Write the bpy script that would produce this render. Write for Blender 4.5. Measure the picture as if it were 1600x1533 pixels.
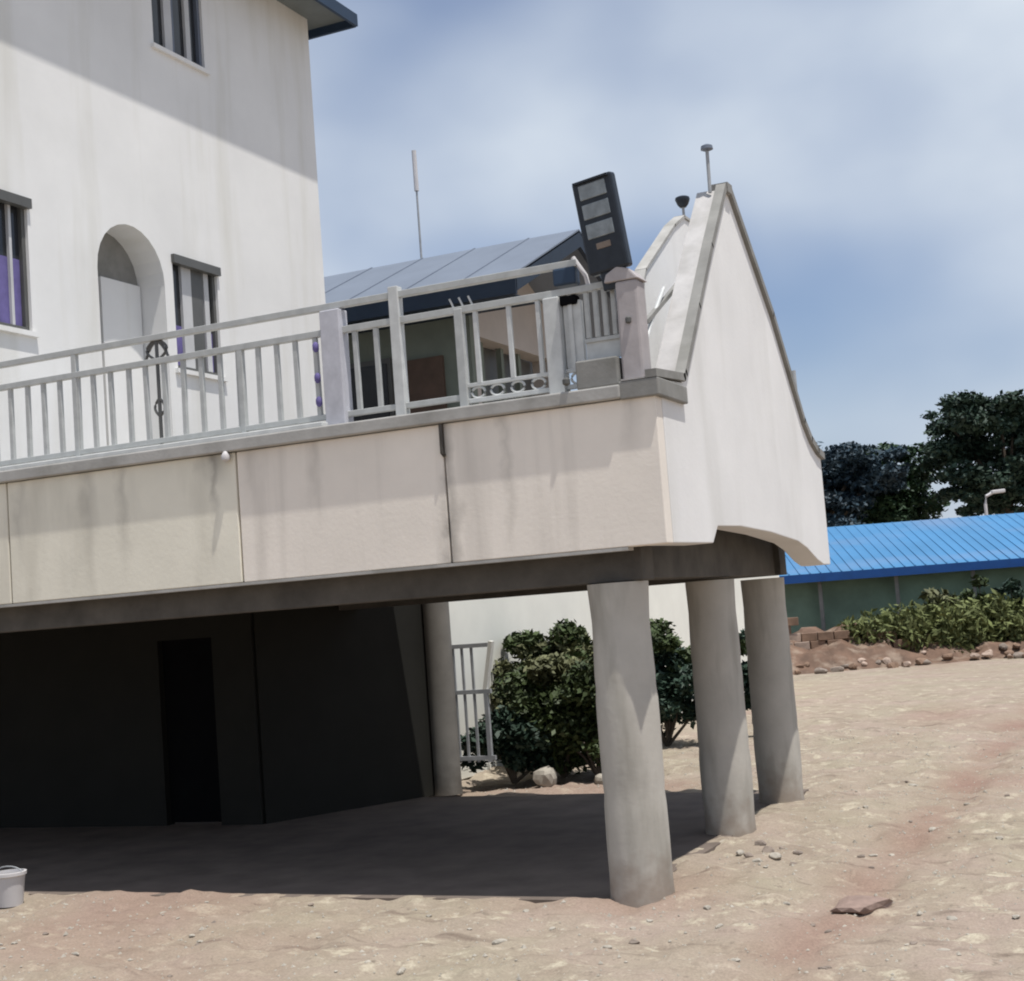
import bpy, bmesh, math, random
import numpy as np
from mathutils import Vector, Matrix
from mathutils.geometry import tessellate_polygon
random.seed(7); rng = np.random.default_rng(7)
SC = bpy.context.scene
for o in list(bpy.data.objects): bpy.data.objects.remove(o)
# ------------------------------------------------------------------ camera
A = math.radians(24.0); TP = 193.5/2300; PI = math.pi
pit = math.atan(TP); rol = math.radians(4.3)
R0 = Vector((math.cos(A), math.sin(A), 0)); F0 = Vector((-math.sin(A), math.cos(A), 0)); ZZ = Vector((0, 0, 1))
fw = F0*math.cos(pit) + ZZ*math.sin(pit); up = -F0*math.sin(pit) + ZZ*math.cos(pit)
rt = R0*math.cos(rol) - up*math.sin(rol); uu = R0*math.sin(rol) + up*math.cos(rol)
cam = bpy.data.cameras.new('camera'); co = bpy.data.objects.new('camera', cam); SC.collection.objects.link(co)
cam.sensor_fit = 'HORIZONTAL'; cam.sensor_width = 36; cam.lens = 51.75; cam.clip_end = 3000; cam.clip_start = .05
co.matrix_world = Matrix(((rt.x, uu.x, -fw.x, 3.792), (rt.y, uu.y, -fw.y, -10.254), (rt.z, uu.z, -fw.z, 2.1), (0, 0, 0, 1)))
SC.camera = co
# ------------------------------------------------------------------ sky + sun
SUN = Vector((.27, -.105, 1)).normalized()
W = bpy.data.worlds.new("World"); SC.world = W; W.use_nodes = True
nt = W.node_tree; nt.nodes.clear()
def N(t, **k):
    n = nt.nodes.new(t)
    for a, b in k.items(): setattr(n, a, b)
    return n
sky = N('ShaderNodeTexSky', sky_type='NISHITA', sun_disc=False)
sky.sun_elevation = math.asin(SUN.z); sky.sun_rotation = math.atan2(SUN.x, SUN.y)
sky.air_density = 1.0; sky.dust_density = 1.2; sky.ozone_density = 1.5
tc = N('ShaderNodeTexCoord')
mp = N('ShaderNodeMapping'); mp.inputs['Scale'].default_value = (1, 1, 1.5); mp.inputs['Location'].default_value = (7.55, 4.29, 5.69)
n1 = N('ShaderNodeTexNoise'); n1.inputs['Scale'].default_value = 2.6; n1.inputs['Detail'].default_value = 3; n1.inputs['Roughness'].default_value = .4
rp = N('ShaderNodeValToRGB'); rp.color_ramp.elements[0].position = .33; rp.color_ramp.elements[1].position = .58
rp.color_ramp.interpolation = 'EASE'
n2 = N('ShaderNodeTexNoise'); n2.inputs['Scale'].default_value = 4.5; n2.inputs['Detail'].default_value = 4
cr = N('ShaderNodeValToRGB'); e = cr.color_ramp.elements
e[0].position = .3; e[0].color = (4.0, 4.7, 5.9, 1); e[1].position = .72; e[1].color = (6.1, 6.7, 7.4, 1)
tint = N('ShaderNodeMix', data_type='RGBA', blend_type='MULTIPLY'); tint.inputs[0].default_value = 1; tint.inputs[7].default_value = (.95, .93, 1.0, 1)
mx = N('ShaderNodeMix', data_type='RGBA'); bg = N('ShaderNodeBackground'); bg.inputs[1].default_value = .095
ow = N('ShaderNodeOutputWorld'); L = nt.links.new
L(tc.outputs['Generated'], mp.inputs[0]); L(mp.outputs[0], n1.inputs[0]); L(mp.outputs[0], n2.inputs[0])
L(n1.outputs[0], rp.inputs[0]); L(n2.outputs[0], cr.inputs[0]); L(sky.outputs[0], tint.inputs[6])
L(rp.outputs[0], mx.inputs[0]); L(tint.outputs[2], mx.inputs[6]); L(cr.outputs[0], mx.inputs[7]); L(mx.outputs[2], bg.inputs[0]); L(bg.outputs[0], ow.inputs[0])
sl = bpy.data.lights.new('sun', 'SUN'); sl.energy = 3.9; sl.angle = math.radians(.6); sl.color = (1, .965, .91)
so = bpy.data.objects.new('sun', sl); SC.collection.objects.link(so); so.rotation_euler = SUN.to_track_quat('Z', 'Y').to_euler()
so.location = (0, 0, 30)
SC.view_settings.view_transform = 'Standard'; SC.view_settings.look = 'None'; SC.view_settings.gamma = 1; SC.view_settings.exposure = .3
SC.view_settings.use_curve_mapping = False
SC.render.engine = 'CYCLES'; SC.cycles.filter_width = 2.0; SC.cycles.max_bounces = 8; SC.cycles.diffuse_bounces = 5

# ------------------------------------------------------------------ materials
def mat(name, col, rough=.8, var=.12, scale=3, bump=.0, bscale=40, metal=0, stain=None, stain_amt=.5, stain_scale=(1, 1, 1), spec=.3, attr=None, drips=(), splash=None):
    m = bpy.data.materials.new(name); m.use_nodes = True; t = m.node_tree; b = t.nodes['Principled BSDF']; l = t.links.new
    def n(ty): return t.nodes.new(ty)
    b.inputs['Roughness'].default_value = rough; b.inputs['Metallic'].default_value = metal; b.inputs['Specular IOR Level'].default_value = spec
    tcn = n('ShaderNodeTexCoord'); geo = n('ShaderNodeNewGeometry'); oi = n('ShaderNodeObjectInfo')
    no = n('ShaderNodeTexNoise'); no.inputs['Scale'].default_value = scale; no.inputs['Detail'].default_value = 6; no.inputs['Roughness'].default_value = .6
    l(geo.outputs['Position'], no.inputs[0])
    mr = n('ShaderNodeMapRange'); mr.inputs[3].default_value = 1-var; mr.inputs[4].default_value = 1+var; mr.inputs[1].default_value = .3; mr.inputs[2].default_value = .7
    l(no.outputs[0], mr.inputs[0])
    mu = n('ShaderNodeMix'); mu.data_type = 'RGBA'; mu.blend_type = 'MULTIPLY'; mu.inputs[0].default_value = 1; mu.inputs[6].default_value = (*col, 1)
    l(mr.outputs[0], mu.inputs[7]); out = mu.outputs[2]
    if stain:
        mpn = n('ShaderNodeMapping'); mpn.inputs['Scale'].default_value = stain_scale; l(geo.outputs['Position'], mpn.inputs[0])
        s = n('ShaderNodeTexNoise'); s.inputs['Scale'].default_value = 1; s.inputs['Detail'].default_value = 5; l(mpn.outputs[0], s.inputs[0])
        r = n('ShaderNodeMapRange'); r.inputs[1].default_value = .5; r.inputs[2].default_value = .75; r.inputs[3].default_value = 0; r.inputs[4].default_value = stain_amt
        l(s.outputs[0], r.inputs[0])
        m2 = n('ShaderNodeMix'); m2.data_type = 'RGBA'; l(r.outputs[0], m2.inputs[0]); l(out, m2.inputs[6]); m2.inputs[7].default_value = (*stain, 1); out = m2.outputs[2]
    if attr:
        at = n('ShaderNodeAttribute'); at.attribute_name = attr[0]; m3 = n('ShaderNodeMix'); m3.data_type = 'RGBA'
        l(at.outputs['Fac'], m3.inputs[0]); l(out, m3.inputs[6]); m3.inputs[7].default_value = (*attr[1], 1); out = m3.outputs[2]
    if splash:
        sx = n('ShaderNodeSeparateXYZ'); l(geo.outputs['Position'], sx.inputs[0])
        wn = n('ShaderNodeTexNoise'); wn.inputs['Scale'].default_value = 7; wn.inputs['Detail'].default_value = 6; l(geo.outputs['Position'], wn.inputs[0])
        q = n('ShaderNodeMath'); q.operation = 'MULTIPLY_ADD'; l(wn.outputs[0], q.inputs[0]); q.inputs[1].default_value = -.75; l(sx.outputs[2], q.inputs[2])
        z_ = n('ShaderNodeMapRange'); z_.inputs[1].default_value = -.38; z_.inputs[2].default_value = .02; z_.inputs[3].default_value = .75; z_.inputs[4].default_value = 0; l(q.outputs[0], z_.inputs[0])
        m5 = n('ShaderNodeMix'); m5.data_type = 'RGBA'; l(z_.outputs[0], m5.inputs[0]); l(out, m5.inputs[6]); m5.inputs[7].default_value = (*splash, 1); out = m5.outputs[2]
    for (xc, w, z0, z1, st, dc) in drips:
        sx = n('ShaderNodeSeparateXYZ'); l(geo.outputs['Position'], sx.inputs[0])
        wn = n('ShaderNodeTexNoise'); wn.inputs['Scale'].default_value = 5; wn.inputs['Detail'].default_value = 5; l(geo.outputs['Position'], wn.inputs[0])
        def mth(op, a, c, d=None):
            q = n('ShaderNodeMath'); q.operation = op
            for ii, v in enumerate((a, c, d)):
                if v is None: continue
                if hasattr(v, 'links'): l(v, q.inputs[ii])
                else: q.inputs[ii].default_value = v
            return q.outputs[0]
        xx = mth('ADD', sx.outputs[0], mth('MULTIPLY', mth('SUBTRACT', wn.outputs[0], .5), .22))
        g_ = mth('SUBTRACT', 1, mth('MULTIPLY', mth('ABSOLUTE', mth('SUBTRACT', xx, xc), None), 1/w)); g_ = mth('MAXIMUM', g_, 0)
        zz = n('ShaderNodeMapRange'); zz.interpolation_type = 'SMOOTHSTEP'; zz.inputs[1].default_value = z0; zz.inputs[2].default_value = z1; l(sx.outputs[2], zz.inputs[0])
        f_ = mth('MULTIPLY', mth('MULTIPLY', g_, zz.outputs[0]), st*1.1); f_ = mth('MINIMUM', mth('MULTIPLY', f_, mth('ADD', wn.outputs[0], .3)), st)
        m4 = n('ShaderNodeMix'); m4.data_type = 'RGBA'; l(f_, m4.inputs[0]); l(out, m4.inputs[6]); m4.inputs[7].default_value = (*dc, 1); out = m4.outputs[2]
    l(out, b.inputs['Base Color'])
    if bump:
        bn = n('ShaderNodeTexNoise'); bn.inputs['Scale'].default_value = bscale; bn.inputs['Detail'].default_value = 5; l(geo.outputs['Position'], bn.inputs[0])
        bp = n('ShaderNodeBump'); bp.inputs['Strength'].default_value = bump*.5; bp.inputs['Distance'].default_value = .01
        l(bn.outputs[0], bp.inputs['Height']); l(bp.outputs[0], b.inputs['Normal'])
    return m
M = dict(
 white=mat('white_render', (.76, .75, .735), var=.05, scale=1.2, bump=.25, bscale=30, stain=(.50, .49, .45), stain_amt=.45, stain_scale=(1.5, 1.5, .35)),
 house=mat('house_paint', (.73, .725, .71), var=.06, scale=.7, bump=.3, bscale=9, stain=(.50, .48, .40), stain_amt=.45, stain_scale=(1, 2.2, .22)),
 pink=mat('pinkish_render', (.81, .745, .665), var=.05, scale=1.5, bump=.25, bscale=30, stain=(.42, .385, .34), stain_amt=.35, stain_scale=(6, 1, .45), drips=[(-1.16, .035, 3.25, 3.3, .8, (.26, .24, .21)), (-1.13, .10, 3.3, 2.7, .75, (.26, .24, .21)), (-1.13, .07, 2.5, 3.4, .6, (.26, .24, .21)), (-.65, .06, 2.4, 3.0, .35, (.26, .24, .21)), (-2.3, .09, 2.6, 3.6, .3, (.26, .24, .21)), (.35, .10, 3.0, 3.6, .35, (.26, .24, .21)), (-2.9, .12, 2.9, 3.6, .35, (.26, .24, .21))]),
 cream=mat('aged_cream_render', (.76, .72, .61), var=.07, scale=1.3, bump=.25, bscale=30, stain=(.40, .37, .30), stain_amt=.45, stain_scale=(3, 1, .6), drips=[(-3.24, .20, 3.25, 3.55, .85, (.26, .24, .21)), (-3.26, .05, 2.9, 3.4, .6, (.26, .24, .21)), (-4.55, .12, 2.7, 3.3, .4, (.26, .24, .21)), (-4.2, .07, 2.5, 3.2, .35, (.26, .24, .21)), (-5.3, .10, 2.6, 3.5, .4, (.26, .24, .21))]),
 coping=mat('grey_coping', (.24, .235, .22), var=.15, scale=4, bump=.3, stain=(.12, .12, .1), stain_amt=.5, stain_scale=(3, 3, 3)),
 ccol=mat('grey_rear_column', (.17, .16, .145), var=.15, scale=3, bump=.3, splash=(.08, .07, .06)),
 slope=mat('weathered_slope', (.46, .445, .435), var=.12, scale=5, bump=.3, stain=(.3, .29, .27), stain_amt=.6, stain_scale=(4, 4, 4)),
 ledge=mat('ledge_cement', (.38, .37, .35), var=.15, scale=4, bump=.3, stain=(.18, .175, .15), stain_amt=.6, stain_scale=(3, 3, 3)),
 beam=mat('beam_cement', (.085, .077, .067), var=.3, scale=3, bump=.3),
 column=mat('column_cement', (.45, .425, .38), var=.08, scale=3, bump=.35, bscale=22, stain=(.25, .235, .20), stain_amt=.75, stain_scale=(5, 5, .9), splash=(.24, .19, .15)),
 floor=mat('shade_toned_floor', (.15, .12, .10), var=.25, scale=2, bump=.3, rough=.9),  # terrace shade put into the base colour, darker than plain cement
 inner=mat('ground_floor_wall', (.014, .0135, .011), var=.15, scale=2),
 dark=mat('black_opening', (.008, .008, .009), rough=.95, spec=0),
 rail=mat('grey_rail_paint', (.42, .43, .42), rough=.45, var=.12, scale=9),
 railw=mat('pale_rail_paint', (.52, .53, .52), rough=.45, var=.12, scale=9),
 lav=mat('lavender_post_paint', (.47, .47, .51), rough=.6, var=.12, scale=9),
 mauve=mat('mauve_pillar', (.38, .35, .35), var=.12, scale=6, bump=.2),
 lamp=mat('black_lamp_casing', (.022, .028, .038), rough=.35, var=.2, scale=12),
 lens=mat('dusty_lamp_lens', (.22, .25, .27), rough=.3, var=.25, scale=14, spec=.5),
 frame=mat('grey_window_frame', (.10, .10, .095), rough=.4, var=.1),
 frameb=mat('blue_grey_window_frame', (.13, .15, .19), rough=.4, var=.1),
 framew=mat('pale_window_frame', (.50, .50, .50), rough=.4, var=.1),
 glass=mat('dark_glass', (.03, .032, .035), rough=.12, spec=.5),
 purple=mat('purple_curtain', (.13, .11, .27), var=.2, scale=6),
 fascia=mat('navy_roof_fascia', (.025, .045, .08), rough=.5),
 soffit=mat('soffit_board', (.18, .20, .20), var=.1),
 nroof=mat('grey_roof_sheet', (.15, .175, .22), rough=.5, var=.08, scale=1.2, metal=.0),
 nfas=mat('dark_blue_fascia', (.012, .022, .04), rough=.5),
 nwall=mat('green_grey_wall', (.16, .18, .15), var=.15, scale=1.5),
 nside=mat('tan_side_wall', (.44, .39, .35), var=.08, scale=1.5),
 brown=mat('brown_door', (.09, .06, .045), var=.2),
 blue=mat('blue_roof_sheet', (.055, .19, .37), rough=.5, var=.10, scale=.6, stain=(.16, .23, .36), stain_amt=.7, stain_scale=(.25, .25, 1.5)),
 bluef=mat('deep_blue_fascia', (.008, .06, .22), rough=.5),
 bank=mat('reddish_earth', (.13, .08, .055), var=.4, scale=2.2, bump=.8, bscale=6, stain=(.30, .235, .18), stain_amt=.9, stain_scale=(2.5, 2.5, 2.5)),
 grass=mat('yellow_green_grass', (.13, .15, .055), var=.5, scale=2),
 shed=mat('green_shed_wall', (.19, .27, .20), var=.3, scale=.8),
 bound=mat('cream_boundary_wall', (.78, .77, .70), var=.06, scale=1, bump=.2),
 leafd=mat('dark_leaves', (.026, .048, .032), rough=.6, var=.5, scale=1.5),
 leafb=mat('bluish_dark_leaves', (.026, .048, .066), rough=.6, var=.5, scale=.6),
 leafm=mat('mid_leaves', (.045, .065, .022), rough=.6, var=.55, scale=2.5),
 leafy=mat('dusty_olive_leaves', (.11, .115, .055), rough=.7, var=.5, scale=3),
 leafg=mat('far_green_leaves', (.030, .062, .030), rough=.6, var=.5, scale=.7),
 bark=mat('bark', (.10, .08, .06), var=.3, scale=8),
 stone=mat('pale_stone', (.36, .33, .28), var=.2, scale=12, bump=.4),
 stoned=mat('dull_brown_stone', (.22, .18, .15), var=.2, scale=8, bump=.5),
 redst=mat('reddish_flat_stone', (.25, .18, .15), var=.2, scale=9, bump=.6),
 block=mat('brown_block', (.20, .13, .09), var=.35, scale=3, bump=.4),
 blockp=mat('pale_block', (.34, .26, .21), var=.3, scale=3, bump=.4),
 metal=mat('galvanised', (.33, .34, .35), rough=.5, var=.15, scale=8),
 bucket=mat('pale_plastic', (.55, .53, .53), rough=.5, var=.1),
)
# the sandy ground
def ground_mat():
    m = bpy.data.materials.new('sandy_ground'); m.use_nodes = True; t = m.node_tree; b = t.nodes['Principled BSDF']; l = t.links.new
    b.inputs['Roughness'].default_value = .95; b.inputs['Specular IOR Level'].default_value = .15
    geo = t.nodes.new('ShaderNodeNewGeometry'); P = geo.outputs['Position']
    def noise(s, d=5, r=.6, sc=None, rot=0):
        n = t.nodes.new('ShaderNodeTexNoise'); n.inputs['Scale'].default_value = s; n.inputs['Detail'].default_value = d; n.inputs['Roughness'].default_value = r
        if sc:
            q = t.nodes.new('ShaderNodeMapping'); q.inputs['Scale'].default_value = sc; q.inputs['Rotation'].default_value = (0, 0, rot); l(P, q.inputs[0]); l(q.outputs[0], n.inputs[0])
        else: l(P, n.inputs[0])
        return n.outputs[0]
    def ramp(v, a, c):
        q = t.nodes.new('ShaderNodeMapRange'); q.inputs[1].default_value = a; q.inputs[2].default_value = c; l(v, q.inputs[0]); return q.outputs[0]
    def mix(f, a, c, mode='MIX'):
        q = t.nodes.new('ShaderNodeMix'); q.data_type = 'RGBA'; q.blend_type = mode
        if isinstance(f, float): q.inputs[0].default_value = f
        else: l(f, q.inputs[0])
        for i, v in ((6, a), (7, c)):
            if isinstance(v, tuple): q.inputs[i].default_value = (*v, 1)
            else: l(v, q.inputs[i])
        return q.outputs[2]
    c = mix(ramp(noise(.55), .38, .62), (.305, .265, .20), (.32, .255, .21))
    c = mix(ramp(noise(1.7, 6), .48, .68), c, (.27, .22, .17))
    c = mix(ramp(noise(3.5, 6, .7), .55, .66), c, (.44, .39, .30))
    c = mix(ramp(noise(1.0, 6, .65, (.9, 4.5, 1), -A), .56, .70), c, (.185, .145, .115))
    c = mix(ramp(noise(1.0, 6, .65, (1.5, 6.5, 1), -A+.3), .60, .72), c, (.42, .36, .285))
    c = mix(ramp(noise(9, 4), .62, .72), c, (.20, .165, .13))
    c = mix(ramp(noise(14, 4), .64, .74), c, (.43, .385, .32))
    at = t.nodes.new('ShaderNodeAttribute'); at.attribute_name = 'soil'
    c = mix(at.outputs['Fac'], c, (.255, .17, .135))
    sp = noise(60, 3); q = t.nodes.new('ShaderNodeMapRange'); q.inputs[1].default_value = .3; q.inputs[2].default_value = .7; q.inputs[3].default_value = .86; q.inputs[4].default_value = 1.14; l(sp, q.inputs[0])
    c = mix(1.0, c, q.outputs[0], 'MULTIPLY')
    l(c, b.inputs['Base Color'])
    bp = t.nodes.new('ShaderNodeBump'); bp.inputs['Strength'].default_value = .6; bp.inputs['Distance'].default_value = .03; l(noise(22, 8, .7), bp.inputs['Height']); l(bp.outputs[0], b.inputs['Normal'])
    return m
M['ground'] = ground_mat()

# ------------------------------------------------------------------ helpers
COL = SC.collection
class MB:
    def __init__(s): s.v = []; s.f = []; s.sm = []
    def add(s, vs, fs, smooth=False):
        k = len(s.v); s.v += [tuple(v) for v in vs]; s.f += [tuple(i+k for i in f) for f in fs]; s.sm += [smooth]*len(fs); return s
    def box(s, x0, y0, z0, x1, y1, z1):
        return s.add([(x0, y0, z0), (x1, y0, z0), (x1, y1, z0), (x0, y1, z0), (x0, y0, z1), (x1, y0, z1), (x1, y1, z1), (x0, y1, z1)],
                     [(0, 3, 2, 1), (4, 5, 6, 7), (0, 1, 5, 4), (1, 2, 6, 5), (2, 3, 7, 6), (3, 0, 4, 7)])
    def bar(s, a, b, w, h=None, up=(0, 0, 1)):
        a, b = Vector(a), Vector(b); d = (b-a).normalized(); h = h or w; u = Vector(up)
        if abs(d.dot(u)) > .98: u = Vector((0, 1, 0))
        x = d.cross(u).normalized()*w/2; y = x.cross(d).normalized()*h/2
        vs = [a-x-y, a+x-y, a+x+y, a-x+y, b-x-y, b+x-y, b+x+y, b-x+y]
        return s.add(vs, [(0, 3, 2, 1), (4, 5, 6, 7), (0, 1, 5, 4), (1, 2, 6, 5), (2, 3, 7, 6), (3, 0, 4, 7)])
    def tube(s, pts, r, n=8, cap=True):
        pts = [Vector(p) for p in pts]; rs = r if isinstance(r, (list, tuple)) else [r]*len(pts); vs = []; fs = []
        for i, p in enumerate(pts):
            d = (pts[min(i+1, len(pts)-1)]-pts[max(i-1, 0)]).normalized(); u = Vector((0, 0, 1)) if abs(d.z) < .9 else Vector((1, 0, 0))
            x = d.cross(u).normalized(); y = x.cross(d)
            for k in range(n): a = 2*PI*k/n; vs.append(p+(x*math.cos(a)+y*math.sin(a))*rs[i])
        for i in range(len(pts)-1):
            for k in range(n): k2 = (k+1) % n; fs.append((i*n+k, i*n+k2, i*n+n+k2, i*n+n+k))
        if cap: fs.append(tuple(range(n-1, -1, -1))); fs.append(tuple(range(len(vs)-n, len(vs))))
        return s.add(vs, fs, True)
    def lathe(s, cx, cy, prof, n=40):
        vs = []; fs = []
        for z, r in prof:
            for k in range(n): a = 2*PI*k/n; vs.append((cx+r*math.cos(a), cy+r*math.sin(a), z))
        for i in range(len(prof)-1):
            for k in range(n): k2 = (k+1) % n; fs.append((i*n+k, i*n+k2, i*n+n+k2, i*n+n+k))
        fs.append(tuple(range(n-1, -1, -1))); fs.append(tuple(range(len(vs)-n, len(vs))))
        return s.add(vs, fs, True)
    def prism(s, poly, axis, a, b):
        """polygon (2D) extruded along axis from a to b"""
        def P3(p, c): return {'x': (c, p[0], p[1]), 'y': (p[0], c, p[1]), 'z': (p[0], p[1], c)}[axis]
        n = len(poly); vs = [P3(p, a) for p in poly]+[P3(p, b) for p in poly]
        tri = tessellate_polygon([[Vector((p[0], p[1], 0)) for p in poly]])
        fs = [tuple(t) for t in tri]+[tuple(i+n for i in reversed(t)) for t in tri]+[(i, (i+1) % n, (i+1) % n+n, i+n) for i in range(n)]
        return s.add(vs, fs)
    def build(s, name, m, parent=None, bevel=0, **tags):
        me = bpy.data.meshes.new(name); me.from_pydata(s.v, [], s.f); me.update()
        bm = bmesh.new(); bm.from_mesh(me); bmesh.ops.recalc_face_normals(bm, faces=bm.faces); bm.to_mesh(me); bm.free()
        me.polygons.foreach_set('use_smooth', s.sm)
        me.materials.append(M[m] if isinstance(m, str) else m)
        o = bpy.data.objects.new(name, me); COL.objects.link(o)
        if any(s.sm): 
            md = o.modifiers.new('es', 'EDGE_SPLIT'); md.split_angle = math.radians(40)
        if bevel:
            md = o.modifiers.new('bv', 'BEVEL'); md.width = bevel; md.segments = 2; md.limit_method = 'ANGLE'
        if parent: o.parent = parent; o.matrix_parent_inverse = parent.matrix_world.inverted()
        for k, v in tags.items(): o[k] = v
        return o
def thing(name, label, cat, loc=(0, 0, 0), group=None):
    o = bpy.data.objects.new(name, None); COL.objects.link(o); o.location = loc; o.empty_display_size = .1
    o['label'] = label; o['category'] = cat
    if group: o['group'] = group
    bpy.context.view_layer.update(); return o
def box(*a): return MB().box(*a)
def inst(src, name, loc, parent, rot=0):
    o = bpy.data.objects.new(name, src.data); COL.objects.link(o); o.parent = parent
    o.matrix_parent_inverse = parent.matrix_world.inverted(); o.location = loc; o.rotation_euler = (0, 0, rot)
    for md in src.modifiers:
        q = o.modifiers.new(md.name, md.type)
        if md.type == 'BEVEL': q.width = md.width; q.segments = md.segments; q.limit_method = md.limit_method
        if md.type == 'EDGE_SPLIT': q.split_angle = md.split_angle
    return o

# ------------------------------------------------------------------ ground
def vnoise(X, Y, s, seed):
    r = np.random.default_rng(seed); T = r.random((256, 256)); x = X*s+1000; y = Y*s+1000
    xi = np.floor(x).astype(int); yi = np.floor(y).astype(int); fx = x-xi; fy = y-yi; fx = fx*fx*(3-2*fx); fy = fy*fy*(3-2*fy)
    g = lambda a, b: T[a % 256, b % 256]
    return (g(xi, yi)*(1-fx)+g(xi+1, yi)*fx)*(1-fy)+(g(xi, yi+1)*(1-fx)+g(xi+1, yi+1)*fx)*fy-.5
def gz(X, Y):
    X = np.asarray(X, float); Y = np.asarray(Y, float)
    c, s_ = math.cos(A), math.sin(A); U = X*c-Y*s_*-1; V = -X*s_+Y*c
    h = .06*vnoise(X, Y, .9, 1)+.06*vnoise(X, Y, 2.6, 2)+.045*vnoise(X, Y, 6, 3)+.03*vnoise(X, Y, 12, 4)+.03*vnoise(U*.35, V, 5, 5)+.03*np.maximum(0, vnoise(U*.5, V, 4, 15)-.15)
    ph = vnoise(X, Y, 1.3, 9)
    rut = np.exp(-((X-1.53-.12*vnoise(Y, Y, .5, 8))/.30)**2)*np.clip((Y+4)/2, 0, 1)
    rut2 = np.exp(-((X-3.15-.12*vnoise(Y, Y, .5, 8))/.16)**2)
    h = h*1.0-.05*rut-.04*rut2
    flat = 1/(1+np.exp(-(np.maximum(np.maximum(-12-X, X+.16), np.maximum(-.12-Y, Y-5.5)))/.03))
    far = np.exp(-np.maximum(0, np.hypot(X, Y)-14)/9)
    return h*flat*far+.0*ph, np.maximum(rut, rut2*.8)*np.clip(.75+vnoise(X, Y, 1.5, 11)*1.2, 0, 1)
xs = np.concatenate([-np.geomspace(600, 11, 26), np.arange(-10.5, 6.5, .045), np.geomspace(7, 600, 26)])
ys = np.concatenate([-np.geomspace(200, 6, 14), np.arange(-5.4, 9, .045), np.arange(9.1, 20, .16), np.geomspace(20.5, 900, 34)])
X, Y = np.meshgrid(xs, ys); Z, S = gz(X, Y); nx, ny = len(xs), len(ys)
me = bpy.data.meshes.new('ground'); vv = np.stack([X.ravel(), Y.ravel(), Z.ravel()], 1)
i = np.arange(nx*ny).reshape(ny, nx); q = np.stack([i[:-1, :-1], i[:-1, 1:], i[1:, 1:], i[1:, :-1]], -1).reshape(-1, 4)
me.vertices.add(len(vv)); me.vertices.foreach_set('co', vv.ravel()); me.loops.add(q.size); me.loops.foreach_set('vertex_index', q.ravel())
me.polygons.add(len(q)); me.polygons.foreach_set('loop_start', np.arange(0, q.size, 4)); me.polygons.foreach_set('loop_total', np.full(len(q), 4))
me.polygons.foreach_set('use_smooth', np.ones(len(q), bool)); me.update()
pat = np.clip(vnoise(X, Y, .5, 21)*2.2-.35, 0, .6)
at = me.attributes.new('soil', 'FLOAT', 'POINT'); at.data.foreach_set('value', np.clip(S.ravel()*.8+pat.ravel(), 0, 1))
me.materials.append(M['ground']); go = bpy.data.objects.new('ground', me); COL.objects.link(go); go['kind'] = 'structure'
def gh(x, y): return float(gz(np.array([x]), np.array([y]))[0][0])
box(-14, -.20, -.2, -.04, 5.55, .006).build('floor', 'floor', kind='structure')  # added dark slab ending near the cast shadow edge, its tone deepens the shade

# ------------------------------------------------------------------ carport terrace
T = thing('carport_terrace', 'raised terrace on round columns with grey railing and a steep white gable parapet', 'terrace', (-3, 2.4, 0))
FY, SX = -.35, .55
def fascia_panel(x0, x1, m, dy=0, label=None):
    o = box(x0, FY-dy, 2.52, x1, FY+.14, 3.575).build('fascia_panel', m, T, bevel=.008)
    if label: o['label'] = label
    return o
fascia_panel(-7.9, -5.45, 'cream'); fascia_panel(-5.435, -3.045, 'cream', 0, 'aged yellowish fascia panel'); fascia_panel(-3.03, -1.165, 'pink', -.006, 'clean pinkish fascia panel'); fascia_panel(-1.15, SX-.003, 'pink')
box(-14, FY+.02, 2.54, -7.9, FY+.14, 3.57).build('fascia_panel', 'cream', T)
# slab, ledge (coping) on the front and beams
box(-14, FY+.145, 3.30, SX-.245, 5.2, 3.56).build('deck_slab', 'ledge', T)
box(-14, FY-.052, 3.58, SX-.25, FY+.30, 3.68).build('ledge', 'ledge', T, bevel=.012)
box(-14, FY-.012, 3.682, -2.2, FY+.16, 3.722).build('white_kerb', 'railw', T, bevel=.008)
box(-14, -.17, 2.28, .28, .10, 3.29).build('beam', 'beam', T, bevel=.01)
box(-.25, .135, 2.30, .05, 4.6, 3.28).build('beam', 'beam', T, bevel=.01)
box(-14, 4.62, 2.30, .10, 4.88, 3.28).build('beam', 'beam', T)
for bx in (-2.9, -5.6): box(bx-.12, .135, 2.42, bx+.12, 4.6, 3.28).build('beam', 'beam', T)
box(-7.9, FY+.0, 2.495, SX-.3, FY+.12, 2.518).build('drip_edge', 'ledge', T)
# drip stains and small pipe on the fascia
MB().tube([(-1.16, FY-.02, 3.57), (-1.16, FY-.02, 3.35), (-1.15, FY-.005, 3.33)], .016).build('spout', 'beam', T)
MB().lathe(-3.10, FY-.045, [(3.50, .012), (3.515, .032), (3.545, .038), (3.57, .024), (3.585, .014)], 16).build('bulb', 'bucket', T)
# columns
def column(x, y):
    n = 48; prof = []
    for k in range(25):
        z = k/24*2.28; r = .222+.008*math.sin(z*2.0)+.004*math.sin(z*5.3+x*9)
        if k in (8, 16): r -= .006
        if z > 2.0: r += .014*min(1, (z-2.0)/.25)
        if z < .12: r += .02*(1-z/.12)
        prof.append((z-(.14 if k == 0 else 0)-.005, r))
    return MB().lathe(x, y, prof, n).build('column', 'column', T)
for x, y in ((.035, -.035), (-.12, 2.82), (-.13, 4.74), (-9, 0)): column(x, y)
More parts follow.
